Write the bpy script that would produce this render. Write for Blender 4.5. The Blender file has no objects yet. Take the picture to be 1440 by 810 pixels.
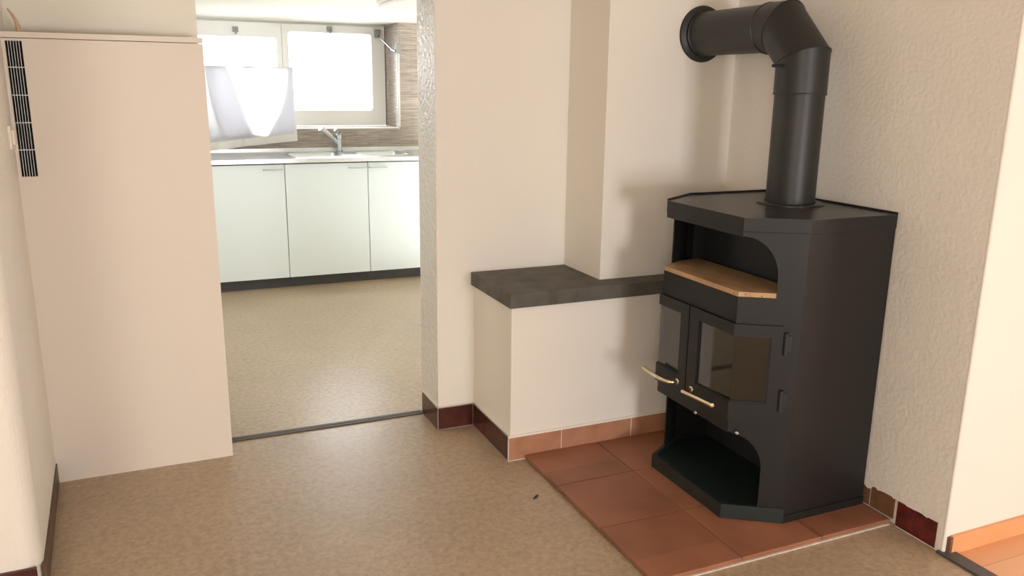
import bpy, bmesh, math, random
from mathutils import Vector, Matrix, geometry
random.seed(7)
sc = bpy.context.scene
COL = sc.collection
PI = math.pi

# ------------------------------------------------------------------ materials
def new_mat(name):
    m = bpy.data.materials.new(name); m.use_nodes = True
    nt = m.node_tree
    return m, nt, nt.nodes['Principled BSDF']

def set_in(b, **kw):
    for k, v in kw.items():
        k = k.replace('_', ' ')
        if k in b.inputs: b.inputs[k].default_value = v

def plain(name, col, rough=.5, metal=0.0, noise=0.0, nscale=8.0, bump=0.0, bscale=80.0, spec=.5, bdist=.002):
    m, nt, b = new_mat(name)
    b.inputs['Base Color'].default_value = (*col, 1)
    set_in(b, Roughness=rough, Metallic=metal)
    b.inputs['Specular IOR Level'].default_value = spec
    tc = nt.nodes.new('ShaderNodeTexCoord')
    if noise > 0:
        n = nt.nodes.new('ShaderNodeTexNoise'); n.inputs['Scale'].default_value = nscale
        n.inputs['Detail'].default_value = 6
        r = nt.nodes.new('ShaderNodeValToRGB')
        r.color_ramp.elements[0].position = .3; r.color_ramp.elements[1].position = .7
        r.color_ramp.elements[0].color = (*[c*(1-noise) for c in col], 1)
        r.color_ramp.elements[1].color = (*[min(1, c*(1+noise)) for c in col], 1)
        nt.links.new(tc.outputs['Object'], n.inputs['Vector'])
        nt.links.new(n.outputs['Fac'], r.inputs['Fac'])
        nt.links.new(r.outputs['Color'], b.inputs['Base Color'])
    if bump > 0:
        n2 = nt.nodes.new('ShaderNodeTexNoise'); n2.inputs['Scale'].default_value = bscale
        n2.inputs['Detail'].default_value = 4
        bp = nt.nodes.new('ShaderNodeBump'); bp.inputs['Strength'].default_value = bump
        bp.inputs['Distance'].default_value = bdist
        nt.links.new(tc.outputs['Object'], n2.inputs['Vector'])
        nt.links.new(n2.outputs['Fac'], bp.inputs['Height'])
        nt.links.new(bp.outputs['Normal'], b.inputs['Normal'])
    return m

WALL = (.80, .765, .70)
M = {}
M['plaster_smooth'] = plain('plaster_smooth', WALL, .75, bump=.25, bscale=45, noise=.012, nscale=3, spec=.25)
M['plaster_rough'] = plain('plaster_rough', WALL, .55, bump=.45, bscale=62, noise=.02, nscale=5, spec=.4, bdist=.005)
M['plaster_jamb'] = plain('plaster_jamb', (.82, .81, .79), .25, bump=1.0, bscale=48, noise=.01, nscale=4, spec=.7, bdist=.012)
M['plaster_kitchen'] = plain('plaster_kitchen', (.84, .81, .72), .8, bump=.15, bscale=40)
M['board'] = plain('board', (.735, .68, .605), .55, noise=.008, nscale=2, spec=.35)
M['grout_dark'] = plain('grout_dark', (.30, .24, .20), .9)
M['caulk'] = plain('caulk', (.80, .76, .70), .7)
M['grout'] = plain('grout', (.50, .43, .36), .9, noise=.12, nscale=60)
M['joint'] = plain('joint', (.20, .13, .09), .9, noise=.15, nscale=70)
M['mortar'] = plain('mortar', (.58, .52, .45), .9, noise=.15, nscale=70, bump=.4)
M['stone'] = plain('stone', (.105, .098, .082), .62, noise=.30, nscale=11, bump=.3, bscale=50, spec=.35)
M['oxblood'] = plain('oxblood', (.070, .018, .014), .25, noise=.35, nscale=18)
M['red_tile'] = plain('red_tile', (.095, .013, .011), .25, noise=.5, nscale=22)
M['brown_tile'] = plain('brown_tile', (.17, .085, .045), .45, noise=.2, nscale=20)
M['terracotta'] = plain('terracotta', (.42, .20, .115), .55, noise=.14, nscale=14)
M['wood_dark'] = plain('wood_dark', (.10, .055, .032), .5, noise=.25, nscale=9)
M['wood_light'] = plain('wood_light', (.72, .36, .17), .45, noise=.08, nscale=6)
M['stove'] = plain('stove', (.011, .0104, .0100), .46, noise=.06, nscale=5, bump=.05, bscale=400, spec=.34)
M['stove_top'] = plain('stove_top', (.026, .025, .0225), .33, noise=.2, nscale=9, spec=.5)
M['stove_dark'] = plain('stove_dark', (.012, .013, .014), .6, noise=.1, nscale=6)
M['stove_tray'] = plain('stove_tray', (.014, .022, .021), .4, noise=.15, nscale=8)
M['pipe'] = plain('pipe', (.018, .0178, .017), .44, noise=.08, nscale=7, spec=.45)
M['chamotte'] = plain('chamotte', (.16, .11, .07), .9, noise=.35, nscale=7)
M['brass'] = plain('brass', (.80, .69, .48), .22, metal=1)
M['chrome'] = plain('chrome', (.48, .52, .57), .15, metal=1)
M['steel'] = plain('steel', (.68, .70, .71), .30, metal=1, noise=.04, nscale=30)
M['alu'] = plain('alu', (.55, .57, .58), .35, metal=.9)
M['strip_dark'] = plain('strip_dark', (.075, .062, .048), .45, metal=.3)
M['strip_gray'] = plain('strip_gray', (.07, .07, .075), .5)
M['front_white'] = plain('front_white', (.70, .765, .765), .38, spec=.4)
M['carcass'] = plain('carcass', (.55, .56, .53), .6)
M['toekick'] = plain('toekick', (.045, .042, .040), .55, noise=.1, nscale=10)
M['white_paint'] = plain('white_paint', (.88, .87, .84), .4)
M['plastic_white'] = plain('plastic_white', (.82, .76, .66), .4)
M['black_gap'] = plain('black_gap', (.012, .014, .016), .7)
M['cable'] = plain('cable', (.52, .36, .26), .6)
M['gray_plastic'] = plain('gray_plastic', (.33, .33, .32), .45)
M['bark'] = plain('bark', (.05, .035, .022), .8)

def lino(name, c0, c1, c2, rough):
    m, nt, b = new_mat(name)
    tc = nt.nodes.new('ShaderNodeTexCoord')
    n = nt.nodes.new('ShaderNodeTexNoise'); n.inputs['Scale'].default_value = 42
    n.inputs['Detail'].default_value = 8; n.inputs['Roughness'].default_value = .72
    n.inputs['Distortion'].default_value = .35
    r = nt.nodes.new('ShaderNodeValToRGB'); e = r.color_ramp.elements
    e[0].position = .30; e[0].color = (*c0, 1); e[1].position = .72; e[1].color = (*c2, 1)
    k = r.color_ramp.elements.new(.5); k.color = (*c1, 1)
    n2 = nt.nodes.new('ShaderNodeTexNoise'); n2.inputs['Scale'].default_value = 2.2; n2.inputs['Detail'].default_value = 4
    r2 = nt.nodes.new('ShaderNodeMapRange'); r2.inputs['From Min'].default_value = .3; r2.inputs['From Max'].default_value = .7
    r2.inputs['To Min'].default_value = .9; r2.inputs['To Max'].default_value = 1.08
    mx = nt.nodes.new('ShaderNodeMix'); mx.data_type = 'RGBA'; mx.blend_type = 'MULTIPLY'; mx.inputs['Factor'].default_value = 1
    nt.links.new(tc.outputs['Object'], n.inputs['Vector']); nt.links.new(tc.outputs['Object'], n2.inputs['Vector'])
    nt.links.new(n.outputs['Fac'], r.inputs['Fac']); nt.links.new(n2.outputs['Fac'], r2.inputs['Value'])
    nt.links.new(r.outputs['Color'], mx.inputs['A']); nt.links.new(r2.outputs['Result'], mx.inputs['B'])
    nt.links.new(mx.outputs['Result'], b.inputs['Base Color'])
    rr = nt.nodes.new('ShaderNodeMapRange'); rr.inputs['To Min'].default_value = rough-.06; rr.inputs['To Max'].default_value = rough+.1
    nt.links.new(n2.outputs['Fac'], rr.inputs['Value']); nt.links.new(rr.outputs['Result'], b.inputs['Roughness'])
    bp = nt.nodes.new('ShaderNodeBump'); bp.inputs['Strength'].default_value = .04; bp.inputs['Distance'].default_value = .002
    nt.links.new(n.outputs['Fac'], bp.inputs['Height']); nt.links.new(bp.outputs['Normal'], b.inputs['Normal'])
    return m
M['lino'] = lino('lino', (.31, .228, .152), (.415, .315, .215), (.515, .405, .285), .29)

def hearth_mat():
    m, nt, b = new_mat('hearth_tile')
    tc = nt.nodes.new('ShaderNodeTexCoord')
    mp = nt.nodes.new('ShaderNodeVectorMath'); mp.operation = 'ADD'; mp.inputs[1].default_value = (-.848, 1.39, 0)
    sn = nt.nodes.new('ShaderNodeVectorMath'); sn.operation = 'DIVIDE'; sn.inputs[1].default_value = (.338, .338, 10)
    fl = nt.nodes.new('ShaderNodeVectorMath'); fl.operation = 'FLOOR'
    wn = nt.nodes.new('ShaderNodeTexWhiteNoise')
    n = nt.nodes.new('ShaderNodeTexNoise'); n.inputs['Scale'].default_value = 5; n.inputs['Detail'].default_value = 7
    ad = nt.nodes.new('ShaderNodeMath'); ad.operation = 'MULTIPLY_ADD'; ad.inputs[1].default_value = .35
    r = nt.nodes.new('ShaderNodeValToRGB'); e = r.color_ramp.elements
    e[0].position = .35; e[0].color = (.20, .080, .043, 1); e[1].position = .95; e[1].color = (.36, .150, .083, 1)
    nt.links.new(tc.outputs['Object'], mp.inputs[0]); nt.links.new(mp.outputs[0], sn.inputs[0])
    nt.links.new(sn.outputs[0], fl.inputs[0]); nt.links.new(fl.outputs[0], wn.inputs['Vector'])
    nt.links.new(tc.outputs['Object'], n.inputs['Vector'])
    nt.links.new(wn.outputs['Value'], ad.inputs[0]); nt.links.new(n.outputs['Fac'], ad.inputs[2])
    nt.links.new(ad.outputs[0], r.inputs['Fac']); nt.links.new(r.outputs['Color'], b.inputs['Base Color'])
    set_in(b, Roughness=.5)
    return m
M['hearth'] = hearth_mat()

def bamboo_mat():
    m, nt, b = new_mat('woven_wallpaper')
    tc = nt.nodes.new('ShaderNodeTexCoord')
    sx = nt.nodes.new('ShaderNodeSeparateXYZ')
    ad = nt.nodes.new('ShaderNodeMath'); ad.operation = 'ADD'
    cb = nt.nodes.new('ShaderNodeCombineXYZ')
    br = nt.nodes.new('ShaderNodeTexBrick')
    br.inputs['Scale'].default_value = 1; br.inputs['Brick Width'].default_value = .19; br.inputs['Row Height'].default_value = .014
    br.inputs['Mortar Size'].default_value = .0016; br.inputs['Mortar Smooth'].default_value = .5
    br.inputs['Color1'].default_value = (.53, .46, .40, 1); br.inputs['Color2'].default_value = (.43, .365, .31, 1)
    br.inputs['Mortar'].default_value = (.24, .19, .15, 1)
    n = nt.nodes.new('ShaderNodeTexNoise'); n.inputs['Scale'].default_value = 30
    mp = nt.nodes.new('ShaderNodeMapping'); mp.inputs['Scale'].default_value = (.25, .25, 3)
    mx = nt.nodes.new('ShaderNodeMix'); mx.data_type = 'RGBA'; mx.blend_type = 'MULTIPLY'; mx.inputs['Factor'].default_value = .6
    r2 = nt.nodes.new('ShaderNodeMapRange'); r2.inputs['From Min'].default_value = .3; r2.inputs['From Max'].default_value = .7
    r2.inputs['To Min'].default_value = .6; r2.inputs['To Max'].default_value = 1.3
    nt.links.new(tc.outputs['Object'], sx.inputs[0])
    nt.links.new(sx.outputs['X'], ad.inputs[0]); nt.links.new(sx.outputs['Y'], ad.inputs[1])
    nt.links.new(ad.outputs[0], cb.inputs['X']); nt.links.new(sx.outputs['Z'], cb.inputs['Y'])
    nt.links.new(cb.outputs[0], br.inputs['Vector'])
    nt.links.new(tc.outputs['Object'], mp.inputs['Vector']); nt.links.new(mp.outputs[0], n.inputs['Vector'])
    nt.links.new(n.outputs['Fac'], r2.inputs['Value'])
    nt.links.new(br.outputs['Color'], mx.inputs['A']); nt.links.new(r2.outputs['Result'], mx.inputs['B'])
    nt.links.new(mx.outputs['Result'], b.inputs['Base Color'])
    set_in(b, Roughness=.6)
    return m
M['bamboo'] = bamboo_mat()

def parquet_mat():
    m, nt, b = new_mat('parquet')
    tc = nt.nodes.new('ShaderNodeTexCoord')
    br = nt.nodes.new('ShaderNodeTexBrick'); br.inputs['Scale'].default_value = 1
    br.inputs['Brick Width'].default_value = .9; br.inputs['Row Height'].default_value = .09
    br.inputs['Mortar Size'].default_value = .001
    br.inputs['Color1'].default_value = (.76, .43, .25, 1); br.inputs['Color2'].default_value = (.70, .38, .21, 1)
    br.inputs['Mortar'].default_value = (.36, .17, .08, 1)
    nt.links.new(tc.outputs['Object'], br.inputs['Vector']); nt.links.new(br.outputs['Color'], b.inputs['Base Color'])
    set_in(b, Roughness=.35)
    return m
M['parquet'] = parquet_mat()

def plywood_mat():
    m, nt, b = new_mat('soapstone_tan')
    tc = nt.nodes.new('ShaderNodeTexCoord')
    mp = nt.nodes.new('ShaderNodeMapping'); mp.inputs['Scale'].default_value = (9, 3, 9)
    n = nt.nodes.new('ShaderNodeTexNoise'); n.inputs['Scale'].default_value = 3; n.inputs['Detail'].default_value = 7
    r = nt.nodes.new('ShaderNodeValToRGB'); e = r.color_ramp.elements
    e[0].position = .3; e[0].color = (.37, .225, .115, 1); e[1].position = .7; e[1].color = (.52, .335, .18, 1)
    nt.links.new(tc.outputs['Object'], mp.inputs[0]); nt.links.new(mp.outputs[0], n.inputs['Vector'])
    nt.links.new(n.outputs['Fac'], r.inputs['Fac']); nt.links.new(r.outputs['Color'], b.inputs['Base Color'])
    set_in(b, Roughness=.55)
    return m
M['tan_plate'] = plywood_mat()

def glass_mat(name, tint, gloss_f):
    m = bpy.data.materials.new(name); m.use_nodes = True
    nt = m.node_tree; nt.nodes.clear()
    out = nt.nodes.new('ShaderNodeOutputMaterial')
    tr = nt.nodes.new('ShaderNodeBsdfTransparent'); tr.inputs['Color'].default_value = (*tint, 1)
    gl = nt.nodes.new('ShaderNodeBsdfGlossy'); gl.inputs['Roughness'].default_value = .05
    fr = nt.nodes.new('ShaderNodeFresnel'); fr.inputs['IOR'].default_value = 1.5
    mul = nt.nodes.new('ShaderNodeMath'); mul.operation = 'MULTIPLY'; mul.inputs[1].default_value = gloss_f
    mx = nt.nodes.new('ShaderNodeMixShader')
    nt.links.new(fr.outputs[0], mul.inputs[0]); nt.links.new(mul.outputs[0], mx.inputs['Fac'])
    nt.links.new(tr.outputs[0], mx.inputs[1]); nt.links.new(gl.outputs[0], mx.inputs[2])
    nt.links.new(mx.outputs[0], out.inputs['Surface'])
    return m
M['pane'] = glass_mat('window_glass', (.97, .98, .98), 1.0)
M['stove_glass'] = glass_mat('smoked_stove_glass', (.52, .46, .38), 2.2)

def sheer_mat():
    m = bpy.data.materials.new('sheer_fabric'); m.use_nodes = True
    nt = m.node_tree; nt.nodes.clear()
    out = nt.nodes.new('ShaderNodeOutputMaterial')
    df = nt.nodes.new('ShaderNodeBsdfDiffuse'); df.inputs['Color'].default_value = (.86, .86, .88, 1)
    tl = nt.nodes.new('ShaderNodeBsdfTranslucent'); tl.inputs['Color'].default_value = (.80, .80, .85, 1)
    tr = nt.nodes.new('ShaderNodeBsdfTransparent'); tr.inputs['Color'].default_value = (1, 1, 1, 1)
    a = nt.nodes.new('ShaderNodeMixShader'); a.inputs['Fac'].default_value = .55
    c = nt.nodes.new('ShaderNodeMixShader'); c.inputs['Fac'].default_value = .02
    nt.links.new(df.outputs[0], a.inputs[1]); nt.links.new(tl.outputs[0], a.inputs[2])
    nt.links.new(a.outputs[0], c.inputs[1]); nt.links.new(tr.outputs[0], c.inputs[2])
    nt.links.new(c.outputs[0], out.inputs['Surface'])
    return m
M['sheer'] = sheer_mat()
M['hem'] = plain('hem_fabric', (.80, .78, .74), .85, noise=.02, nscale=20)

# ------------------------------------------------------------------ mesh builder
class MB:
    """collects shapes (world coordinates) that become ONE mesh object"""
    def __init__(self): self.v = []; self.f = []; self.mi = []; self.sm = []; self.mats = []
    def m(self, mat):
        if mat not in self.mats: self.mats.append(mat)
        return self.mats.index(mat)
    def add(self, vs, fs, mat, smooth=False):
        o = len(self.v); self.v += [tuple(p) for p in vs]; k = self.m(mat)
        for f in fs:
            self.f.append(tuple(i+o for i in f)); self.mi.append(k); self.sm.append(smooth)
    def box(self, x0, x1, y0, y1, z0, z1, mat, bev=0.0):
        if bev > 0:
            bm = bmesh.new(); bmesh.ops.create_cube(bm, size=1)
            for v in bm.verts:
                v.co = Vector(((x0+x1)/2+v.co.x*(x1-x0), (y0+y1)/2+v.co.y*(y1-y0), (z0+z1)/2+v.co.z*(z1-z0)))
            bmesh.ops.bevel(bm, geom=list(bm.edges), offset=bev, segments=2, profile=.7, affect='EDGES')
            bm.verts.index_update()
            self.add([v.co.copy() for v in bm.verts], [[v.index for v in f.verts] for f in bm.faces], mat); bm.free(); return self
        vs = [(x, y, z) for z in (z0, z1) for y in (y0, y1) for x in (x0, x1)]
        self.add(vs, [(0, 2, 3, 1), (4, 5, 7, 6), (0, 1, 5, 4), (2, 6, 7, 3), (0, 4, 6, 2), (1, 3, 7, 5)], mat); return self
    def prism(self, poly, z0, z1, mat, bev=0.0):
        n = len(poly)
        area = sum(poly[i][0]*poly[(i+1) % n][1]-poly[(i+1) % n][0]*poly[i][1] for i in range(n))
        if area < 0: poly = poly[::-1]
        bm = bmesh.new()
        lo = [bm.verts.new((p[0], p[1], z0)) for p in poly]; hi = [bm.verts.new((p[0], p[1], z1)) for p in poly]
        bm.faces.new(lo[::-1]); top = bm.faces.new(hi)
        for i in range(n): bm.faces.new((lo[i], lo[(i+1) % n], hi[(i+1) % n], hi[i]))
        if bev > 0: bmesh.ops.bevel(bm, geom=list(bm.edges), offset=bev, segments=2, profile=.7, affect='EDGES')
        bm.verts.index_update()
        self.add([v.co.copy() for v in bm.verts], [[v.index for v in f.verts] for f in bm.faces], mat); bm.free(); return self
    def sheet(self, poly2, fn, th, mat, holes=()):
        """2D outline (a, z) mapped by fn(a, z, depth) to 3D and given a thickness"""
        loops = [list(poly2)] + [list(h) for h in holes]
        flat = [p for l in loops for p in l]
        tris = geometry.tessellate_polygon([[Vector((p[0], p[1], 0)) for p in l] for l in loops])
        n = len(flat)
        vs = [fn(p[0], p[1], 0) for p in flat] + [fn(p[0], p[1], th) for p in flat]
        fs = [tuple(t) for t in tris] + [tuple(n+i for i in reversed(t)) for t in tris]
        o = 0
        for l in loops:
            k = len(l)
            for i in range(k): fs.append((o+i, o+(i+1) % k, n+o+(i+1) % k, n+o+i))
            o += k
        self.add(vs, fs, mat); return self
    def tube(self, pts, r, mat, seg=16, cap=True, mitre=False, smooth=True):
        pts = [Vector(p) for p in pts]; n = len(pts)
        rs = r if isinstance(r, (list, tuple)) else [r]*n
        rings = []; up = None
        for i in range(n):
            d0 = (pts[i]-pts[i-1]).normalized() if i else (pts[1]-pts[0]).normalized()
            d1 = (pts[i+1]-pts[i]).normalized() if i < n-1 else d0
            t = (d0+d1).normalized()
            if up is None:
                a = Vector((0, 0, 1)) if abs(d0.z) < .9 else Vector((1, 0, 0))
                u = (a-d0*a.dot(d0)).normalized()
            else:
                u = up-d0*up.dot(d0); u.normalize()
            w = d0.cross(u)
            ring = []
            for k in range(seg):
                ang = 2*PI*k/seg
                p = (u*math.cos(ang)+w*math.sin(ang))*rs[i]
                if n > 2 and 0 < i < n-1:
                    p = p - d0*(p.dot(t)/d0.dot(t))
                ring.append(pts[i]+p)
            rings.append(ring)
            up = u - d1*u.dot(d1)
            if up.length < 1e-4: up = w
            up.normalize()
        vs = [p for rg in rings for p in rg]; fs = []
        if mitre:   # hard creases at the joints: separate vertices for each length
            for i in range(n-1):
                vv = rings[i]+rings[i+1]
                self.add(vv, [(k, (k+1) % seg, seg+(k+1) % seg, seg+k) for k in range(seg)], mat, smooth)
        else:
            for i in range(n-1):
                for k in range(seg):
                    fs.append((i*seg+k, i*seg+(k+1) % seg, (i+1)*seg+(k+1) % seg, (i+1)*seg+k))
            self.add(vs, fs, mat, smooth)
        if cap:
            self.add(rings[0], [tuple(range(seg))[::-1]], mat); self.add(rings[-1], [tuple(range(seg))], mat)
        return self
    def lathe(self, c, axis, prof, mat, seg=32, smooth=True):
        """prof: list of (radius, distance along axis) from c"""
        ax = Vector(axis).normalized(); a = Vector((0, 0, 1)) if abs(ax.z) < .9 else Vector((1, 0, 0))
        u = (a-ax*a.dot(ax)).normalized(); w = ax.cross(u); c = Vector(c)
        rings = [[c+ax*h+(u*math.cos(2*PI*k/seg)+w*math.sin(2*PI*k/seg))*r for k in range(seg)] for r, h in prof]
        for i in range(len(prof)-1):
            self.add(rings[i]+rings[i+1], [(k, (k+1) % seg, seg+(k+1) % seg, seg+k) for k in range(seg)], mat, smooth)
        return self
    def build(self, name, parent=None, **props):
        me = bpy.data.meshes.new(name)
        off = Vector((0, 0, 0))
        if parent is not None:
            r = parent
            while r is not None: off += r.location; r = r.parent
        me.from_pydata([tuple(Vector(p)-off) for p in self.v], [], self.f)
        for mm in self.mats: me.materials.append(mm)
        for p, k, s in zip(me.polygons, self.mi, self.sm): p.material_index = k; p.use_smooth = s
        bm = bmesh.new(); bm.from_mesh(me); bmesh.ops.recalc_face_normals(bm, faces=list(bm.faces)); bm.to_mesh(me); bm.free()
        me.update()
        o = bpy.data.objects.new(name, me); COL.objects.link(o)
        if parent is not None: o.parent = parent
        for k, v in props.items(): o[k] = v
        return o

def thing(name, loc, label, category, group=None):
    o = bpy.data.objects.new(name, None); COL.objects.link(o)
    o.empty_display_size = .05; o.location = loc
    o['label'] = label; o['category'] = category
    if group: o['group'] = group
    return o
def struct(mb, name, label, cat, parent=None):
    o = mb.build(name, parent); o['kind'] = 'structure'; o['label'] = label; o['category'] = cat
    return o
def bezier(pts, n=8):
    out = []
    P = [Vector(pts[0])]+[Vector(p) for p in pts]+[Vector(pts[-1])]
    for i in range(1, len(P)-2):
        for k in range(n):
            t = k/n
            out.append(.5*((2*P[i])+(-P[i-1]+P[i+1])*t+(2*P[i-1]-5*P[i]+4*P[i+1]-P[i+2])*t*t+(-P[i-1]+3*P[i]-3*P[i+1]+P[i+2])*t**3))
    out.append(P[-2]); return out

# ------------------------------------------------------------------ key dimensions (metres)
XP, XB, XS, XC, XR = .613, .784, .767, 1.223, 1.842   # jamb, bench, slab, chimney, right wall
D, DS, DC, DH, DE = .411, .436, .330, 1.390, 1.604    # depths towards the viewer
ZB, ZT, HB = .656, .714, .104
XL = -.900                                             # left wall
YK = 2.929                                             # kitchen fronts
CEIL, KCEIL = 2.35, 2.0

# ------------------------------------------------------------------ floors, ceilings
struct(MB().box(-3.2, XR+.02, -6.6, 4.1, -.08, 0, M['lino']), 'floor', 'brown marbled linoleum floor running through the doorway into the kitchen', 'floor')
struct(MB().box(XR+.02, 5.4, -6.6, -DE+.02, -.08, .001, M['parquet']), 'floor_parquet', 'orange wooden floor of the room on the right', 'floor')
struct(MB().box(-3.2, 5.4, -6.6, .24, CEIL, CEIL+.1, M['plaster_smooth']), 'ceiling', 'cream ceiling above the stove room', 'ceiling')
struct(MB().box(-1.6, 2.6, .0, 4.1, KCEIL, KCEIL+.09, M['plaster_kitchen']), 'ceiling_kitchen', 'low cream ceiling of the kitchen reaching into the window recess', 'ceiling')

# ------------------------------------------------------------------ walls
w = MB()
# pier beside the doorway: rough glossy plaster on the jamb side, smooth in front
w.box(XP+.006, XR+.2, 0, .243, 0, CEIL, M['plaster_smooth'])
w.box(XP, XP+.006, 0.004, .243, 0, CEIL, M['plaster_jamb'])
w.add([(XP+.006, 0, 0), (XP, .004, 0), (XP, .004, CEIL), (XP+.006, 0, CEIL)], [(0, 1, 2, 3)], M['plaster_smooth'])
w.box(-.267, XP, 0.05, .243, KCEIL, CEIL, M['plaster_smooth'])
struct(w, 'wall_back', 'smooth cream pier wall right of the kitchen doorway with a rough plastered jamb', 'wall')
struct(MB().box(-3.0, -.267, .244, .46, 0, CEIL, M['plaster_kitchen']), 'wall_doorway', 'cream wall left of the kitchen doorway rising behind the boarded panel', 'wall')

# left wall: block with a rounded outer corner
r = .055; yc = -.710; XN = -.876
poly = [(XL-.010, .244), (-3.2, .244), (-3.2, yc)]
for k in range(9):
    a = -PI/2+PI/2*k/8
    poly.append((XN-r+r*math.cos(a), yc+r+r*math.sin(a)))
w = MB(); bm_poly = poly
w.prism(poly, 0, CEIL, M['plaster_rough'])
for i in range(len(w.f)): w.sm[i] = False
struct(w, 'wall_left', 'cream plaster wall at the left edge with a rounded bright outer corner', 'wall')
struct(MB().box(-3.3, -3.2, -6.6, .3, 0, CEIL, M['plaster_smooth']), 'wall_far_left', 'cream wall closing the stove room on the left', 'wall')
struct(MB().box(-3.2, 5.4, -6.7, -6.6, 0, CEIL, M['plaster_smooth']), 'wall_rear', 'cream wall behind the viewer', 'wall')
struct(MB().box(5.3, 5.4, -6.6, -1.5, 0, CEIL, M['plaster_smooth']), 'wall_far_right', 'cream wall closing the room on the right', 'wall')

# right wall: rough plaster skin with a ragged lower edge over the base tiles
w = MB()
w.box(XR+.013, 5.4, -DE+.004, .243, 0, CEIL, M['plaster_smooth'])
low = []
N = 110
for i in range(N+1):
    y = -.30-(1.575-.30)*i/N
    z = .100+random.uniform(-.004, .005)-(.012 if -1.29 < y < -1.26 else 0)
    low.append((y, z))
out = [(0.0, CEIL), (0.0, .1)]+low+[(-1.576, .0), (-DE+.004, .0), (-DE+.004, CEIL)]
w.sheet(out, lambda a, z, d: (XR+d, a, z), .013, M['plaster_rough'])
w.box(XR+.007, 5.4, -DE-.004, -DE+.004, 0, CEIL, M['plaster_smooth'])
w.tube([(XR+.007, -DE+.003, 0), (XR+.007, -DE+.003, CEIL)], .0075, M['plaster_smooth'], 20)
struct(w, 'wall_right', 'rough cream plaster wall behind the black stove turning into the bright side room', 'wall')

# chimney breast above the slab
struct(MB().box(XC, XR, -DC, 0, ZT, CEIL, M['plaster_smooth']), 'wall_chimney', 'cream chimney breast standing on the dark stone slab where the flue pipe enters', 'wall')

# kitchen shell
w = MB()
w.box(-1.6, 2.6, 3.55, 4.0, 0, 1.15, M['bamboo'])
w.box(1.475, 2.6, 3.55, 4.0, 1.15, KCEIL, M['bamboo'])
w.box(-1.6, -.30, 3.55, 4.0, 1.15, KCEIL, M['bamboo'])
struct(w, 'wall_kitchen_back', 'kitchen wall in brown woven strip covering around the window recess', 'wall')
struct(MB().box(2.5, 2.6, .24, 4.0, 0, KCEIL, M['plaster_kitchen']), 'wall_kitchen_right', 'cream side wall of the kitchen on the right', 'wall')
struct(MB().box(-1.6, -1.5, .4, 4.0, 0, KCEIL, M['plaster_kitchen']), 'wall_kitchen_left', 'cream side wall of the kitchen on the left', 'wall')
struct(MB().box(-.30, 1.475, 3.545, 3.96, 1.15, 1.156, M['white_paint']), 'trim_1', 'white window sill board deep in the kitchen window recess', 'sill')

# ------------------------------------------------------------------ base tiles
def tile_row(name, label, segs, axis, plane, outward, z0=0, h=HB, th=.010, caulk=True, c0=None, c1=None):
    """segs: (start, end, material); axis 'x' or 'y' is the running direction"""
    mb = MB(); g = .0018
    lo = min(s[0] for s in segs); hi = max(s[1] for s in segs)
    def bx(a, b, d0, d1, za, zb, mat, bev=0):
        p, q = sorted((plane+outward*d0, plane+outward*d1))
        if axis == 'x': mb.box(a, b, p, q, za, zb, mat, bev)
        else: mb.box(p, q, a, b, za, zb, mat, bev)
    bx(lo, hi, 0, th-.002, z0, z0+h+.002, M['grout_dark'] if segs[0][2] is M['oxblood'] else M['caulk'])
    for a, b, mat in segs: bx(a+g, b-g, 0.001, th, z0+.004, z0+h-.002, mat, .0012)
    if caulk: bx(lo, hi, 0, th-.004, z0+h-.001, z0+h+.007, M['caulk'])
    return struct(mb, name, label, 'baseboard')
tile_row('baseboard_jamb', 'dark oxblood base tile on the doorway jamb', [(-.010, .215, M['oxblood'])], 'y', XP, -1)
tile_row('baseboard_back', 'dark oxblood base tile along the narrow pier front', [(XP-.006, XB-.01, M['oxblood'])], 'x', 0, -1)
tile_row('baseboard_left_bench', 'two dark oxblood base tiles on the left side of the white bench', [(-.150, -.011, M['oxblood']), (-.402, -.150, M['oxblood'])], 'y', XB, -1)
tile_row('baseboard_front_bench', 'light terracotta base tiles along the front of the white bench', [(XB-.010, 1.016, M['terracotta']), (1.016, 1.357, M['terracotta']), (1.357, 1.70, M['terracotta']), (1.70, XR, M['terracotta'])], 'x', -D, -1)
tile_row('baseboard_right', 'brown and red base tiles under the ragged plaster of the right wall', [(-1.398, -1.288, M['brown_tile']), (-1.288, -.95, M['brown_tile']), (-.95, -.612, M['brown_tile']), (-.612, -.43, M['brown_tile'])], 'y', XR+.013, -1, z0=.016, h=.085, caulk=False)
tile_row('baseboard_red', 'single glossy red base tile at the end of the right wall', [(-1.574, -1.408, M['red_tile'])], 'y', XR+.013, -1, z0=.0, h=.100, th=.012, caulk=False)
mb = MB(); mb.prism([(XL-.006, .066), (XL+.001, .066), (XN+.009, yc+.02), (XN-.003, yc+.02)], 0, .080, M['wood_dark'], .001)
struct(mb, 'baseboard_left', 'dark brown baseboard along the left wall beside the boarded panel', 'baseboard')
mb = MB(); mb.box(-3.2, XN-.012, yc-.010, yc+.001, 0, .090, M['oxblood'], .002)
struct(mb, 'baseboard_near_left', 'dark base tiles at the foot of the near left wall face', 'baseboard')
mb = MB(); mb.box(XR+.022, 5.3, -DE-.018, -DE-.004, 0, .068, M['wood_light'], .003)
mb.box(XR+.010, XR+.022, -DE-.018, -DE-.004, 0.004, .064, M['brown_tile'])
struct(mb, 'baseboard_side_room', 'orange wooden baseboard below the bright wall of the side room', 'baseboard')

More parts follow.
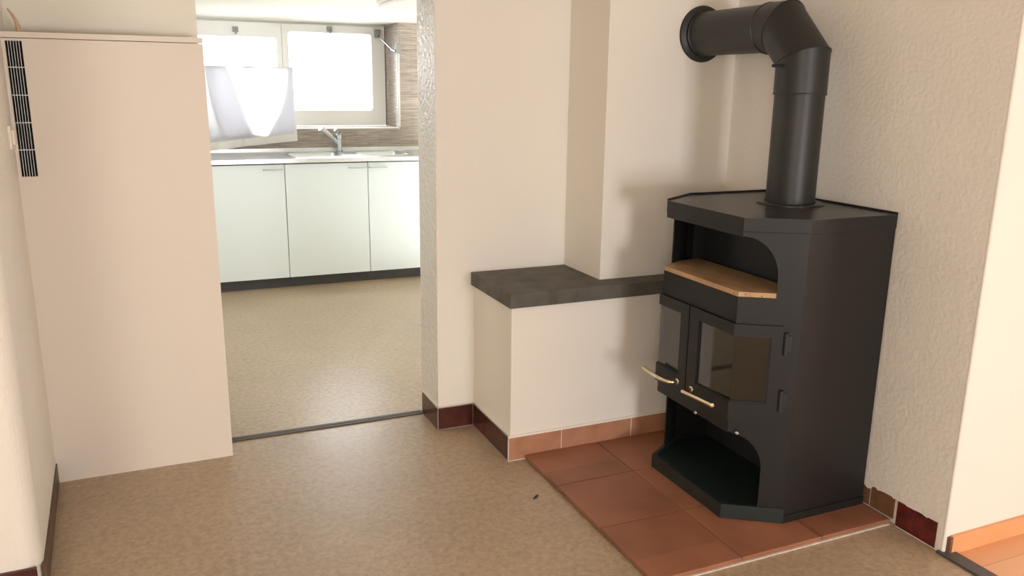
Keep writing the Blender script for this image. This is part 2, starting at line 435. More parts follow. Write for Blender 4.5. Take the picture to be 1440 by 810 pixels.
# thresholds
mb = MB(); mb.box(-.262, XP-.01, .200, .214, 0, .006, M['strip_dark'], .002); mb.box(-.262, XP-.01, .216, .236, 0, .008, M['strip_dark'], .003)
struct(mb, 'trim_2', 'thin metal floor strip across the kitchen doorway', 'threshold')
mb = MB(); mb.prism([(XR-.012, -1.59), (XR+.045, -1.59), (XR+.045, -6.5), (XR-.012, -6.5)], 0, .010, M['strip_gray'], .004)
struct(mb, 'trim_3', 'dark grey floor strip between linoleum and orange wooden floor', 'threshold')

# ------------------------------------------------------------------ bench, slab, hearth
o = MB().box(XB, XR-.001, -D, -.0015, 0, ZB-.0005, M['plaster_smooth'], .004).build('masonry_bench')
o['label'] = 'white plastered masonry bench block beside the black stove, under the stone slab'; o['category'] = 'bench'
mb = MB()
mb.prism([(XS, 0), (XS, -DS), (XR, -DS), (XR, 0)], ZB, ZT, M['stone'], .004)
o = mb.build('stone_slab'); o['label'] = 'dark grey stone slab lying on the white masonry bench'; o['category'] = 'slab'

hearth = thing('hearth_plate', (1.34, -.9, 0), 'raised terracotta tile hearth under the black stove', 'hearth')
X0 = .848
mb = MB(); mb.box(X0+.004, XR, -DH+.003, -D-.010, 0, .0165, M['joint'])
mb.box(X0-.004, XR-.01, -DH-.006, -DH+.01, 0, .0045, M['mortar'])
mb.build('mortar_bed', hearth)
mb = MB(); ts = .338; g = .003
ys = [-DH, -DH+.336, -DH+.336+ts, -D-.0105]; xs = [X0, X0+ts, X0+2*ts, XR-.006]
for i in range(3):
    for j in range(3):
        dz = random.uniform(-.0004, .0004)
        mb.box(xs[i]+(g if i else 0), xs[i+1]-g, ys[j]+(g if j else 0), ys[j+1]-g, .006, .020+dz, M['hearth'], .0022)
mb.build('floor_tiles', hearth)

# ------------------------------------------------------------------ boarded panel with vent, switch, cable
YP = .064
pn = thing('boarded_panel', (-.58, .15, 0), 'tall cream board panel with a black vent grille left of the kitchen doorway', 'panel')
vx0, vx1, vz0, vz1 = -.893, -.843, 1.172, 1.638
mb = MB()
PX0, PX1, PZ = XL-.0085, -.262, 1.640
mb.sheet([(PX0, 0.0), (PX1, 0.0), (PX1, PZ), (PX0, PZ)], lambda a, z, d: (a, YP+d, z), .02, M['board'],
         holes=[[(vx0, vz0), (vx0, vz1-.006), (vx1, vz1-.006), (vx1, vz0)]])
mb.box(PX1-.02, PX1, YP+.02, .243, 0, PZ, M['board'])
mb.box(PX0, PX1-.02, YP+.10, YP+.12, 0, PZ, M['black_gap'])
mb.build('board', pn)
mb = MB(); mb.box(PX0, PX1, YP-.003, .10, 1.6425, 1.662, M['board'], .002)
mb.build('top_trim', pn)
gr = MB()
cols = 6; n = 6
for i in range(n+1):
    x = vx0+(vx1-vx0)*i/n
    if 0 < i < n: gr.box(x-.0008, x+.0008, YP-.001, YP+.012, vz0, vz1-.004, M['alu'])
for k in range(1, 5):
    z = vz0+(vz1-vz0)*k/5
    gr.box(vx0, vx1, YP-.0015, YP+.006, z-.0014, z+.0014, M['alu'])
gr.box(vx0, vx1, YP+.03, YP+.035, vz0, vz1-.006, M['black_gap'])
gr.build('vent_grille', pn, label='black vent grille with fine metal bars')

sw = thing('light_switch', (XL, -.055, 1.318), 'small cream light switch on the left wall beside the vent grille', 'switch')
MB().box(XL-.012, XL+.010, -.095, -.015, 1.278, 1.356, M['plastic_white'], .003).build('switch_plate', sw)
MB().box(XL+.010, XL+.018, -.078, -.032, 1.293, 1.341, M['plastic_white'], .002).build('rocker', sw)

cb = MB()
path = bezier([(-.850, .085, 1.662), (-.853, .085, 1.690), (-.862, .084, 1.715), (-.876, .083, 1.737)], 6)
cb.tube(path, [.008-.0052*(i/(len(path)-1)) for i in range(len(path))], M['cable'], 10)
path = bezier([(-.846, .092, 1.662), (-.849, .090, 1.684), (-.858, .088, 1.700)], 6)
cb.tube(path, [.006-.003*(i/(len(path)-1)) for i in range(len(path))], M['cable'], 10)
o = cb.build('cable_stub'); o['label'] = 'short brownish cable end sticking up on top of the cream board panel'; o['category'] = 'cable'

# small dark splinter on the floor
sp = MB(); sp.tube([(.735, -.748, .003), (.748, -.737, .004), (.764, -.727, .003)], [.002, .0045, .002], M['bark'], 8)
o = sp.build('wood_splinter'); o['label'] = 'tiny dark splinter lying on the linoleum left of the hearth'; o['category'] = 'splinter'

# ------------------------------------------------------------------ wood stove
P0, P1, P2, P3, P4, P5 = (1.832, -.599), (1.458, -.599), (1.282, -.714), (1.282, -1.151), (1.458, -1.266), (1.832, -1.266)
HEX = [P0, P1, P2, P3, P4, P5]
YC = (-.599-1.266)/2
def off_poly(poly, d, skip=()):
    """offset a convex outline outward by d (edges listed in skip stay)"""
    n = len(poly); c = Vector((sum(p[0] for p in poly)/n, sum(p[1] for p in poly)/n)); L = []
    for i in range(n):
        a = Vector(poly[i]); b = Vector(poly[(i+1) % n]); t = (b-a).normalized(); nn = Vector((t.y, -t.x))
        if nn.dot((a+b)/2-c) < 0: nn = -nn
        dd = 0 if i in skip else d
        L.append((a+nn*dd, t))
    res = []
    for i in range(n):
        a, t = L[i-1]; b, s = L[i]
        den = t.x*s.y-t.y*s.x
        k = ((b.x-a.x)*s.y-(b.y-a.y)*s.x)/den
        q = a+t*k; res.append((q.x, q.y))
    return res
stove = thing('wood_stove', (1.56, YC, .020), 'black steel wood stove with chamfered front standing on the terracotta hearth', 'stove')
LC = math.hypot(P4[0]-P3[0], P4[1]-P3[1])
def cham(near):
    A = Vector(P3 if near else P2); B = Vector(P4 if near else P1); t = (B-A).normalized()
    nn = Vector((t.y, -t.x))
    if nn.x > 0: nn = -nn
    return A, t, nn
def cham_fn(near):
    A, t, nn = cham(near)
    return lambda a, z, d: (A.x+t.x*a-nn.x*d, A.y+t.y*a-nn.y*d, z)
sa = .58*LC
def arch(zt, zlow, n=12):     # from the front edge at the top, round down to the cut edge
    return [(sa*math.sin(PI/2*k/n), zlow+(zt-zlow)*math.cos(PI/2*k/n)) for k in range(n+1)]
outline = [(LC, .0212), (LC, 1.05), (0, 1.05), (0, 1.036)]+arch(1.035, .900)[1:]+[(sa, .832), (0, .832), (0, .352)]+arch(.345, .215)[1:]+[(sa, .0212)]
su, sl = .32*LC, .48*LC
outline_far = [(LC, .0212), (LC, 1.05), (0, 1.05), (0, 1.036), (su, 1.036), (su, .832), (0, .832), (0, .345), (sl, .345), (sl, .0212)]
for near in (True, False):
    mb = MB()
    mb.sheet(outline if near else outline_far, cham_fn(near), .005, M['stove'])
    y = P4[1] if near else P1[1]; sgn = 1 if near else -1
    ya, yb = sorted((y, y+sgn*.005))
    mb.box(P4[0], P5[0], ya, yb, .0212, 1.05, M['stove'])
    mb.build('side_panel', stove)
# lid
mb = MB(); lid = off_poly(HEX, .003, skip=(5,))
mb.prism(lid, 1.0505, 1.0955, M['stove'], .002)
mb.prism(off_poly(HEX, .002, skip=(5,)), 1.095, 1.097, M['stove_top'])
mb.box(P2[0]-.003, P2[0]+.006, P3[1]+.002, P2[1]-.002, 1.034, 1.052, M['stove'])
ins = off_poly(HEX, -.001, skip=(5,))
lp = mb.build('lid', stove)
# raised thin rim with slots along the wall sides of the lid
mb = MB()
q = off_poly(HEX, .003, skip=(5,))
mb.box(q[1][0], q[0][0], q[0][1]-.004, q[0][1], 1.097, 1.104, M['stove_dark'])
mb.box(q[0][0]-.004, q[0][0], q[5][1], q[0][1], 1.097, 1.104, M['stove_dark'])
A = Vector(q[2]); B = Vector(q[1]); t = (B-A).normalized(); nn = Vector((t.y, -t.x))
mb.prism([tuple(A), tuple(B), tuple(B-nn*.004*(1 if nn.x < 0 else -1)), tuple(A-nn*.004*(1 if nn.x < 0 else -1))], 1.097, 1.103, M['stove_dark'])
for k in range(26):
    x = P1[0]+.02+k*.0135
    mb.box(x, x+.006, q[0][1]-.024, q[0][1]-.009, 1.0965, 1.0985, M['stove_dark'])
    if k < 26:
        yy = P5[1]+.05+k*.0225
        mb.box(q[0][0]-.024, q[0][0]-.009, yy, yy+.012, 1.0965, 1.0985, M['stove_dark'])
mb.build('rear_rim', lp)
MB().lathe((1.665, -.93, 1.096), (0, 0, 1), [(.092, 0), (.118, 0), (.118, .005), (.112, .009), (.092, .009)], M['stove_top'], 40).build('pipe_collar', lp)
# back panel
MB().box(1.826, 1.832, P5[1]+.005, P0[1]-.005, .0212, 1.05, M['stove_dark']).build('back_panel', stove)
# upper niche: floor, back wall; lower niche: back wall
inn = off_poly(HEX, -.007)
mb = MB()
mb.prism(inn, .79, .828, M['stove_dark'])
mb.box(1.52, 1.526, P5[1]+.008, P0[1]-.008, .828, 1.05, M['stove_dark'])
mb.box(1.47, 1.52, P0[1]-.03, P0[1]-.026, .848, 1.05, M['stove_dark'])
mb.box(1.47, 1.52, P5[1]+.026, P5[1]+.03, .848, 1.05, M['stove_dark'])
mb.build('warming_niche', stove)
# tan plate
A, t, nn = cham(True); A2, t2, n2 = cham(False)
pl = [tuple(A+t*sa*.97+nn*(.0)), tuple(A), tuple(A2), tuple(A2+t2*sa*.97), (1.495, P1[1]-.034), (1.495, P4[1]+.034)]
mb = MB(); mb.prism(pl, .831, .848, M['tan_plate'], .0018)
for (y, z) in ((-1.163, .841), (-1.192, .836), (-1.128, .838)):
    x = P3[0] if y > -1.151 else P3[0]+(P3[1]-y)*(P4[0]-P3[0])/(P3[1]-P4[1])
    mb.box(x-.001, x+.001, y-.002, y+.002, z-.002, z+.002, M['bark'])
mb.build('warming_plate', stove, label='tan stone plate')
# front rails
MB().box(P2[0], P2[0]+.006, P3[1], P2[1], .741, .831, M['stove']).build('front_rail', stove)
ap = MB()
ap.sheet([(P3[1], .400), (P3[1], .345), (P2[1], .345), (P2[1], .400)], lambda a, z, d: (P2[0]+d, a, z), .006, M['stove'])
apo = ap.build('front_rail', stove)
# firebox: brick lined cavity, hearth plate and outer shell
mb = MB()
inn2 = off_poly(HEX, -.02)
mb.prism(inn2, .350, .400, M['stove_dark'])
fb = [(1.33, -.71), (1.46, -.645), (1.66, -.68), (1.66, -1.185), (1.46, -1.22), (1.33, -1.155)]
for i in range(1, 5):
    a, b = fb[i], fb[i+1] if i+1 < 6 else fb[0]
    mb.add([(a[0], a[1], .40), (b[0], b[1], .40), (b[0], b[1], .79), (a[0], a[1], .79)], [(0, 1, 2, 3)], M['chamotte'])
a, b = fb[0], fb[1]; mb.add([(a[0], a[1], .40), (b[0], b[1], .40), (b[0], b[1], .79), (a[0], a[1], .79)], [(0, 1, 2, 3)], M['chamotte'])
mb.prism(fb, .400, .410, M['chamotte'])
mb.box(1.40, 1.64, -1.12, -.76, .410, .470, M['chamotte'], .01)
mb.build('firebox', stove, label='brown brick lined firebox behind the smoked glass')
# lower niche back and ash tray floor
mb = MB(); mb.box(1.62, 1.626, P5[1]+.008, P0[1]-.008, .06, .350, M['stove_dark'])
mb.prism(off_poly(HEX, -.006), .0225, .058, M['stove_tray'])
mb.build('log_niche', stove)
# plinth: raised rim round the front of the base
mb = MB()
ou = off_poly(HEX, .006, skip=(5,)); ii = off_poly(HEX, -.008, skip=(5,))
for i in range(0, 5):
    mb.prism([ou[i], ou[i+1], ii[i+1], ii[i]], .0212, .074 if 0 < i < 4 else .05, M['stove_tray'] if 0 < i < 4 else M['stove'], .0012)
mb.build('plinth', stove)

# bay doors: frame and glass follow the bend from the front to the chamfer
GAP = -.905
def door(near):
    A, t, nn = cham(near); sgn = -1 if near else 1
    g0 = GAP+sgn*.003
    L1 = abs((P3[1] if near else P2[1])-g0)
    n1 = Vector((-1, 0))
    mit = (n1+nn).normalized(); mk = 1/mit.dot(n1)
    def plan(u, off):
        if u < L1-1e-6: return (P3[0]-off, g0+sgn*u)
        if u < L1+1e-6: p = A+mit*off*mk; return (p.x, p.y)
        p = A+t*(u-L1)+nn*off; return (p.x, p.y)
    def piece(mb, us, z0, z1, o0, o1, mat):
        poly = [plan(u, o1) for u in us]+[plan(u, o0) for u in reversed(us)]
        for k in range(len(us)-1):
            quad = [plan(us[k], o1), plan(us[k+1], o1), plan(us[k+1], o0), plan(us[k], o0)]
            mb.prism(quad, z0, z1, mat)
    LE = L1+.735*LC
    st = .055 if near else .049
    z0, z1, za, zb = .392, .739, .462, .700
    ge = L1+.56*LC
    mb = MB()
    piece(mb, [0, st], z0, z1, -.004, .010, M['stove'])
    piece(mb, [ge, LE], z0, z1, -.004, .010, M['stove'])
    piece(mb, [st, L1, ge], zb, z1, -.004, .010, M['stove'])
    piece(mb, [st, L1, ge], z0, za, -.004, .010, M['stove'])
    # thin seal bead round the glass
    piece(mb, [st, L1, ge], zb-.004, zb, -.004, .006, M['stove_dark'])
    piece(mb, [st, L1, ge], za, za+.004, -.004, .006, M['stove_dark'])
    piece(mb, [st, st+.004], za, zb, -.004, .006, M['stove_dark'])
    piece(mb, [ge-.004, ge], za, zb, -.004, .006, M['stove_dark'])
    d = mb.build('door', stove)
    mb = MB(); piece(mb, [st+.004, L1, ge-.004], za+.004, zb-.004, -.001, .003, M['stove_glass'])
    mb.build('glass_pane', d, label='smoked glass pane')
    # lever handle on a round rosette
    yr = -.943 if near else -.855
    hx = P3[0]-.010
    mb = MB()
    mb.lathe((hx, yr, .432), (-1, 0, 0), [(0, .004), (.008, .004), (.0115, .002), (.012, 0)], M['brass'], 24)
    if near: path = [(hx, yr, .432), (hx-.022, yr-.001, .432), (hx-.040, yr-.006, .433), (hx-.044, yr-.022, .434), (hx-.044, yr-.09, .438), (hx-.043, yr-.183, .443)]
    else: path = [(hx, yr, .432), (hx-.020, yr+.001, .432), (hx-.036, yr+.012, .433), (hx-.044, yr+.035, .434), (hx-.047, yr+.09, .436), (hx-.046, yr+.160, .441)]
    pth = bezier(path, 6)
    mb.tube(pth, .0075, M['brass'], 14)
    e = pth[-1]; mb.lathe((e.x, e.y, e.z), (0, -1 if near else 1, 0), [(.0075, -.008), (.0088, -.004), (.0088, .002), (.004, .005), (0, .005)], M['brass'], 14)
    mb.build('handle', d, label='brass lever handle')
    # hinges
    for (a, b) in ((.640, .718), (.440, .515)):
        p = A+t*(.785*LC)+nn*.010
        mb = MB(); mb.tube([(p.x, p.y, a), (p.x, p.y, (a+b)/2-.002), (p.x, p.y, (a+b)/2+.002), (p.x, p.y, b)], [.0085, .0085, .0085, .0085], M['stove_dark'], 16)
        q2 = A+t*(.84*LC)
        mb.prism([tuple(p-t*.002), tuple(q2+nn*.004+t*.008), tuple(q2+t*.008+nn*.0), tuple(p-nn*.010)], a+.012, b-.012, M['stove'])
        mb.build('hinge', d)
for near in (True, False): door(near)
# small chrome air knobs on the lower rail
for (x, y, z) in ((P2[0], -.985, .357), (P3[0]+.026, -1.168, .352)):
    mb = MB()
    ax = (-1, 0, 0) if y > -1.15 else (-.548, -.837, 0)
    mb.lathe((x, y, z), ax, [(.003, -.002), (.003, .010), (.0065, .011), (.0075, .015), (.005, .019), (0, .020)], M['chrome'], 18)
    mb.build('air_knob', apo, label='small chrome air knob')

# ------------------------------------------------------------------ flue pipe
px, py, RP, zh = 1.665, -.93, .087, 1.722
fl = thing('flue_pipe', (px, py, 1.098), 'black flue pipe rising from the stove and bending into the chimney breast', 'pipe')
MB().tube([(px, py, 1.099), (px, py, 1.497)], RP, M['pipe'], 48).build('upright_pipe', fl)
c = .112
el = MB()
el.tube([(px, py, 1.487), (px, py, zh-c), (px, py+c, zh), (px, py+.185, zh)], RP+.004, M['pipe'], 48, cap=False, mitre=True)
el.lathe((px, py, 1.485), (0, 0, 1), [(RP, 0), (RP+.005, .0), (RP+.0055, .004), (RP+.004, .008)], M['pipe'], 48)
# rolled seams on the mitre joints
def seam(mb, cpt, d0, d1, rr):
    d0 = Vector(d0).normalized(); d1 = Vector(d1).normalized(); tt = (d0+d1).normalized(); u = Vector((1, 0, 0)); w2 = d0.cross(u)
    ring = []
    for k in range(49):
        a = 2*PI*k/48; p = (u*math.cos(a)+w2*math.sin(a))*rr; p = p-d0*(p.dot(tt)/d0.dot(tt)); ring.append(Vector(cpt)+p)
    mb.tube(ring, .0022, M['pipe'], 6, cap=False)
dg = Vector((0, 1, 1)).normalized()
el.lathe((px, py+.180, zh), (0, 1, 0), [(RP+.003, 0), (RP+.0065, .002), (RP+.0065, .006), (RP, .009)], M['pipe'], 48)
seam(el, (px, py, zh-c), (0, 0, 1), dg, RP+.0045)
seam(el, (px, py+c, zh), dg, (0, 1, 0), RP+.0045)
elo = el.build('elbow', fl)
MB().tube([(px-.085, py, 1.585), (px-.132, py, 1.583)], .0055, M['stove_dark'], 10).build('damper_pin', elo)
MB().tube([(px, py+.175, zh), (px, -DC-.002, zh)], RP, M['pipe'], 48, cap=False).build('level_pipe', fl)
MB().lathe((px, -DC, zh), (0, -1, 0), [(.112, 0), (.113, .004), (.110, .010), (.100, .013), (RP+.004, .016), (RP+.004, .030), (RP, .032)], M['pipe'], 48).build('wall_rosette', fl, label='round black collar plate on the wall')

# ------------------------------------------------------------------ kitchen units
kw = .617; xk = [-.196, .421, 1.038]
labels = ['white kitchen base cabinet at the left, next to the boarded panel edge', 'white kitchen base cabinet in the middle of the row under the tap', 'white kitchen base cabinet at the right end, next to the rough jamb']
def make_cabinet(root, hx0, hx1):
    x0 = root.location.x
    mb = MB(); 
    ya, yb, za, zb2 = YK+.020, 3.50, .082, .930
    mb.box(x0+.001, x0+.018, ya, yb, za, zb2, M['carcass']); mb.box(x0+kw-.018, x0+kw-.001, ya, yb, za, zb2, M['carcass'])
    mb.box(x0+.018, x0+kw-.018, ya, yb, za, za+.018, M['carcass']); mb.box(x0+.018, x0+kw-.018, yb-.006, yb, za+.018, zb2, M['carcass'])
    mb.box(x0+.018, x0+kw-.018, ya, ya+.02, zb2-.05, zb2, M['carcass'])
    mb.build('body', root)
    mb = MB(); mb.box(x0, x0+kw, YK+.055, YK+.070, 0, .082, M['toekick']); mb.build('plinth', root)
    d = MB().box(x0+.0025, x0+kw-.0025, YK, YK+.018, .084, .930, M['front_white'], .0015).build('door', root)
    return d
def make_handle(d, a, b):
    mb = MB()
    mb.tube(bezier([(a, YK, .893), (a, YK-.018, .894), (a+.012, YK-.026, .894), (b-.012, YK-.026, .894), (b, YK-.018, .894), (b, YK, .893)], 5), .0042, M['alu'], 10)
    return mb.build('handle', d)
hand = [(.270, .404), (.900, 1.028), (1.052, 1.182)]
for i in range(3):
    root = thing('base_cabinet', (xk[i], YK, 0), labels[i], 'cabinet', 'white base cabinets under the kitchen worktop')
    if i == 0:
        d0 = make_cabinet(root, 0, 0); first = root
    else:
        for ch in list(first.children):
            c2 = ch.copy(); COL.objects.link(c2); c2.parent = root
            if ch.name.startswith('door'): d0c = c2
        d0 = d0c
    make_handle(d0, *hand[i])

# worktop: stainless top with two basins
wt = thing('kitchen_worktop', (.6, 3.2, .936), 'stainless steel worktop with two sink basins on the white cabinets', 'worktop')
zt, zb_ = .972, .940
def rrect(x0, x1, y0, y1, r, n=5):
    pts = []
    for (cx, cy, a0) in ((x1-r, y1-r, 0), (x0+r, y1-r, PI/2), (x0+r, y0+r, PI), (x1-r, y0+r, 1.5*PI)):
        for k in range(n+1):
            a = a0+PI/2*k/n; pts.append((cx+r*math.cos(a), cy+r*math.sin(a)))
    return pts
bas = [(.50, .90, 3.02, 3.40), (1.02, 1.40, 3.02, 3.40)]
mb = MB()
mb.sheet([(-.20, 2.905), (1.70, 2.905), (1.70, 3.548), (-.20, 3.548)], lambda a, z, d: (a, z, zt-d), .004, M['steel'], holes=[rrect(*b, .06) for b in bas])
mb.box(-.20, 1.70, 2.903, 2.909, zb_, zt, M['steel'], .0015)
mb.box(-.20, 1.70, 3.53, 3.549, zt, 1.003, M['steel'], .002)
mb.box(-.20, 1.70, 2.93, 3.0, zb_-.003, zt-.008, M['carcass'])
for k in range(7):
    y = 3.08+k*.045
    mb.box(1.46, 1.66, y, y+.012, zt, zt+.003, M['steel'], .001)
mb.build('counter_top', wt)
for b in bas:
    mb = MB(); top = rrect(*b, .06); bot = rrect(b[0]+.03, b[1]-.03, b[2]+.03, b[3]-.03, .05); n = len(top)
    vs = [(p[0], p[1], zt) for p in top]+[(p[0], p[1], zt-.16) for p in bot]
    mb.add(vs, [(k, (k+1) % n, n+(k+1) % n, n+k) for k in range(n)], M['steel'], True)
    mb.add([(p[0], p[1], zt-.16) for p in bot], [tuple(range(n))], M['steel'])
    rim = [(p[0], p[1], zt+.001) for p in top]+[(p[0], p[1], zt+.001) for p in [top[0]]]
    mb.tube(rim, .004, M['steel'], 6, cap=False)
    mb.lathe(((b[0]+b[1])/2, (b[2]+b[3])/2, zt-.159), (0, 0, 1), [(0, 0), (.03, 0), (.035, .002), (.04, .001)], M['chrome'], 20)
    mb.build('basin', wt)

# mixer tap with white pull-out spray head
fx, fy = .938, 3.455
tap = thing('mixer_tap', (fx, fy, zt), 'chrome mixer tap with white spray head on the steel worktop', 'tap')
MB().lathe((fx, fy, zt+.001), (0, 0, 1), [(0, 0), (.030, 0), (.030, .006), (.023, .012), (.022, .10), (.025, .105), (.025, .135), (.018, .142), (0, .143)], M['chrome'], 28).build('body', tap)
spd = Vector((-.72, -.25, .60)).normalized(); b0 = Vector((fx-.005, fy, zt+.070))
MB().tube([b0, b0+spd*.02, b0+spd*.070, b0+spd*.075], [.019, .020, .018, .016], M['chrome'], 20).build('spout', tap)
MB().tube([b0+spd*.074, b0+spd*.080, b0+spd*.155, b0+spd*.19, b0+spd*.200], [.017, .020, .022, .027, .024], M['white_paint'], 20).build('spray_head', tap, label='white spray head')
MB().tube(bezier([(fx, fy, zt+.138), (fx-.004, fy-.012, zt+.158), (fx-.03, fy-.05, zt+.175), (fx-.05, fy-.085, zt+.178)], 5), [.011-.004*i/15 for i in range(16)], M['chrome'], 12).build('lever', tap)

# ------------------------------------------------------------------ kitchen window
YW = 3.955
def sash(name, x0, x1, z0, z1, fl_, fr_, ft, fb_, label):
    mb = MB()
    mb.sheet([(x0, z0), (x1, z0), (x1, z1), (x0, z1)], lambda a, z, d: (a, YW+d, z), .045, M['white_paint'],
             holes=[rrect(x0+fl_, x1-fr_, z0+fb_, z1-ft, .025, 4)])
    return mb
win = struct(MB().box(-.30, 1.475, YW+.03, YW+.075, 1.156, 1.186, M['white_paint']).box(-.30, 1.475, YW+.03, YW+.075, 1.97, 2.0, M['white_paint'])
             .box(-.30, -.27, YW+.03, YW+.075, 1.186, 1.97, M['white_paint']).box(1.445, 1.475, YW+.03, YW+.075, 1.186, 1.97, M['white_paint'])
             .box(.580, .625, YW+.03, YW+.075, 1.186, 1.97, M['white_paint']),
             'window_1', 'white double kitchen window set deep in the wall above the sink', 'window')
for (x0, x1, fl_, fr_, ft, fb_) in ((.603, 1.466, .05, .115, .062, .125), (-.285, .600, .10, .045, .115, .12)):
    s = sash('sash', x0, x1, 1.162, 1.984, fl_, fr_, ft, fb_, '').build('sash', win)
    MB().box(x0+fl_-.01, x1-fr_+.01, YW+.020, YW+.026, 1.162+fb_-.01, 1.984-ft+.01, M['pane']).build('pane', s)
    lx = .996 if x0 > 0 else .241
    mb = MB(); zl = 1.945 if x0 > 0 else 1.915
    mb.box(lx-.022, lx+.022, YW-.018, YW, zl-.014, zl+.030, M['gray_plastic'], .004)
    mb.tube([(lx, YW-.018, zl), (lx, YW-.034, zl-.006), (lx, YW-.036, zl-.030)], [.008, .010, .008], M['gray_plastic'], 12)
    mb.build('latch', s)

# tilt opener: bracket on the sash, arm to the wall corner, vertical rod
op = thing('window_opener', (1.475, 3.54, 1.16), 'metal tilt window opener with a vertical white rod at the right window corner', 'opener')
mb = MB(); mb.box(1.375, 1.425, YW-.025, YW, 1.895, 1.965, M['gray_plastic'], .004); mb.build('bracket', op)
mb = MB(); mb.tube([(1.405, YW-.02, 1.915), (1.440, 3.62, 1.79)], .006, M['chrome'], 10); mb.build('arm', op)
mb = MB(); mb.box(1.446, 1.490, 3.515, 3.549, 1.755, 1.835, M['gray_plastic'], .006); mb.tube([(1.440, 3.63, 1.79), (1.445, 3.53, 1.775)], .011, M['chrome'], 12)
mb.build('corner_gear', op)
mb = MB(); mb.box(1.467, 1.479, 3.536, 3.549, 1.165, 1.760, M['white_paint'], .002); mb.tube([(1.458, 3.535, 1.130), (1.460, 3.535, 1.76)], .005, M['chrome'], 10)
mb.build('rod', op)

# cafe curtain on a thin rod
cu = thing('cafe_curtain', (.25, 3.46, 1.617), 'white sheer cafe curtain hanging on a thin rod in front of the left window half', 'curtain')
MB().tube([(-.34, 3.462, 1.622), (.625, 3.462, 1.622)], .004, M['alu'], 10).build('curtain_rod', cu)
def fab_y(x, z):
    k = (1.62-z)/.6
    return 3.452+.012*math.sin(x*26+1.0+k*1.2)*(.5+.6*k)+.030*k*math.sin(x*9.5+.6-1.6*k)-.02*k
def zb_at(x): return 1.000+.105*(x+.05)
nx, nz = 90, 34
def cloth(mb, x0, x1, ztop, zbot, mat, offy=0.0):
    vs = []; fs = []
    for j in range(nz+1):
        for i in range(nx+1):
            x = x0+(x1-x0)*i/nx; za = ztop(x); zb2 = zbot(x); z = za+(zb2-za)*j/nz
            vs.append((x, fab_y(x, z)+offy, z))
    for j in range(nz):
        for i in range(nx):
            a = j*(nx+1)+i; fs.append((a, a+1, a+nx+2, a+nx+1))
    mb.add(vs, fs, mat, True)
mb = MB(); cloth(mb, -.32, .600, lambda x: 1.628, lambda x: zb_at(x)+.055, M['sheer'])

def strip(mb, left, right, offy, m2=14):
    vs = []; fs = []
    for j in range(nz+1):
        k = j/nz
        for i in range(m2+1):
            x = left(k)+(right(k)-left(k))*i/m2; z = 1.626+(zb_at(x)+.058-1.626)*k
            vs.append((x, fab_y(x, z)+offy+.006*math.sin(i*1.7+k*3), z))
    for j in range(nz):
        for i in range(m2):
            a = j*(m2+1)+i; fs.append((a, a+1, a+m2+2, a+m2+1))
    mb.add(vs, fs, M['sheer'], True)
for d_ in (.016, .026):    # doubled cloth where the curtain is bunched
    strip(mb, lambda k: -.04+.10*k*k, lambda k: .10+.17*k**.8, d_)
    strip(mb, lambda k: .545-.20*max(0, k-.15)**1.5-.06*max(0, k-.7), lambda k: .598, d_)
mb.build('sheer_cloth', cu)
mb = MB(); cloth(mb, -.32, .600, lambda x: zb_at(x)+.060, zb_at, M['hem'], -.002); cloth(mb, -.32, .600, lambda x: zb_at(x)+.060, zb_at, M['hem'], .002)
mb.build('hem_band', cu, label='opaque cream hem')

# ceiling lamp in the kitchen
lamp = thing('ceiling_lamp', (1.0, 1.55, KCEIL), 'flat white lamp under the kitchen ceiling at the top edge', 'lamp')
MB().box(.86, 1.09, 1.25, 1.865, KCEIL-.022, KCEIL, M['white_paint'], .004).build('housing', lamp)
MB().box(.87, 1.08, 1.26, 1.855, KCEIL-.05, KCEIL-.022, M['white_paint'], .012).build('diffuser', lamp)

# ------------------------------------------------------------------ light
wd = bpy.data.worlds.new('World'); sc.world = wd; wd.use_nodes = True
bg = wd.node_tree.nodes['Background']; bg.inputs['Color'].default_value = (.93, .97, 1.0, 1); bg.inputs['Strength'].default_value = 10.0
def area(name, loc, target, sx, sy, power, col, portal=False):
    l = bpy.data.lights.new(name, 'AREA'); l.shape = 'RECTANGLE'; l.size = sx; l.size_y = sy; l.energy = power; l.color = col
    if portal: l.cycles.is_portal = True
    o = bpy.data.objects.new(name, l); COL.objects.link(o); o.location = loc
    o.rotation_euler = (Vector(target)-Vector(loc)).to_track_quat('-Z', 'Y').to_euler()
    return o
area('kitchen_window_portal', (.59, 4.04, 1.575), (.59, 0, 1.575), 1.7, .80, 1, (1, 1, 1), True)
area('rear_window_light', (1.05, -6.5, .85), (1.15, 0, .5), .95, .8, 106, (.98, .975, 1.0))
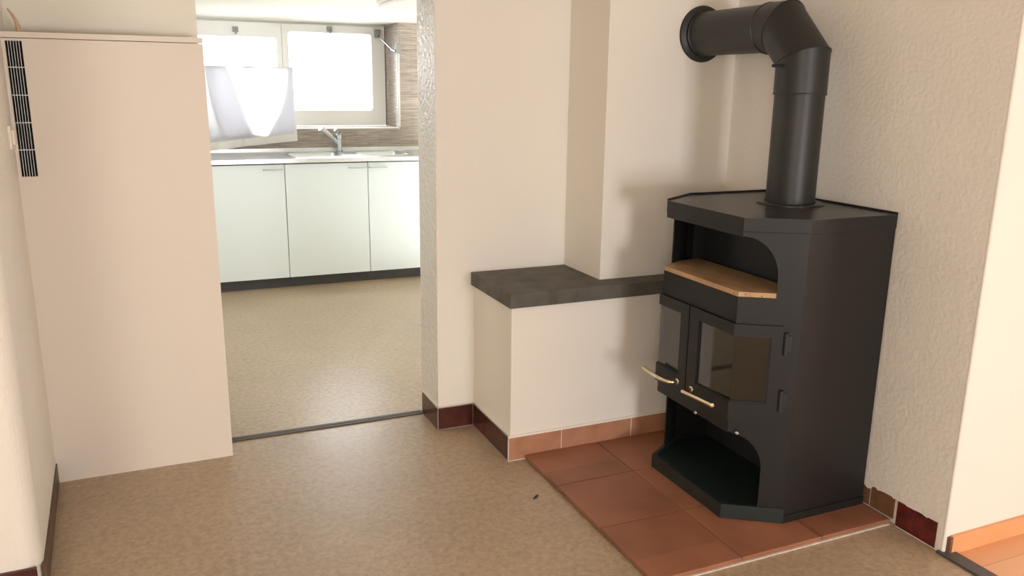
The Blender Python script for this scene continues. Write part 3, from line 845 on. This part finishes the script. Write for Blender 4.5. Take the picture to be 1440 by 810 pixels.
area('rear_left_fill', (-2.6, -6.0, 1.4), (.6, -.3, 1.0), 1.4, 1.2, 76, (1.0, .93, .84))  # added fill for the right wall and bench side, not a known window
area('side_room_window_light', (5.2, -4.9, 1.35), (.6, -2.4, .7), 1.6, 1.8, 66, (1.0, .915, .85))
area('kitchen_side_fill', (-1.45, 1.5, 1.45), (.9, 3.5, 1.35), 1.0, .9, 26, (.92, .97, 1.0))  # unseen lamp added to brighten cabinet fronts, jamb and sashes, no window here

sl_ = bpy.data.lights.new('sun', 'SUN'); sl_.energy = 5.0; sl_.angle = .02; sl_.color = (1.0, .96, .88)
so_ = bpy.data.objects.new('sun', sl_); COL.objects.link(so_); so_.location = (-2, 9, 5)
so_.rotation_euler = Vector((.43, -1.0, -.48)).to_track_quat('-Z', 'Y').to_euler()

# ------------------------------------------------------------------ camera
f_px, pitch, roll, yaw = 1156.757, math.radians(13.7299), math.radians(.7306), math.radians(23.7008)
F = Vector((math.sin(yaw)*math.cos(pitch), math.cos(yaw)*math.cos(pitch), -math.sin(pitch)))
R = Vector((math.cos(yaw), -math.sin(yaw), 0)); U = R.cross(F)
R2 = R*math.cos(roll)+U*math.sin(roll); U2 = -R*math.sin(roll)+U*math.cos(roll)
cam = bpy.data.cameras.new('Camera'); cam.sensor_width = 36; cam.sensor_fit = 'HORIZONTAL'; cam.lens = f_px/1440*36
cam.clip_start = .05
co = bpy.data.objects.new('Camera', cam); COL.objects.link(co)
mw = Matrix((( R2.x, U2.x, -F.x, -.4758), (R2.y, U2.y, -F.y, -3.2802), (R2.z, U2.z, -F.z, 1.5), (0, 0, 0, 1)))
co.matrix_world = mw
sc.camera = co

sc.view_settings.view_transform = 'Standard'
sc.view_settings.look = 'None'
sc.view_settings.exposure = 0.0
sc.view_settings.gamma = 1.0
sc.view_settings.use_curve_mapping = False
sc.cycles.use_denoising = True
sc.cycles.caustics_reflective = False
sc.cycles.sample_clamp_indirect = 5.0
sc.cycles.max_bounces = 10
sc.cycles.diffuse_bounces = 6
sc.cycles.transparent_max_bounces = 12
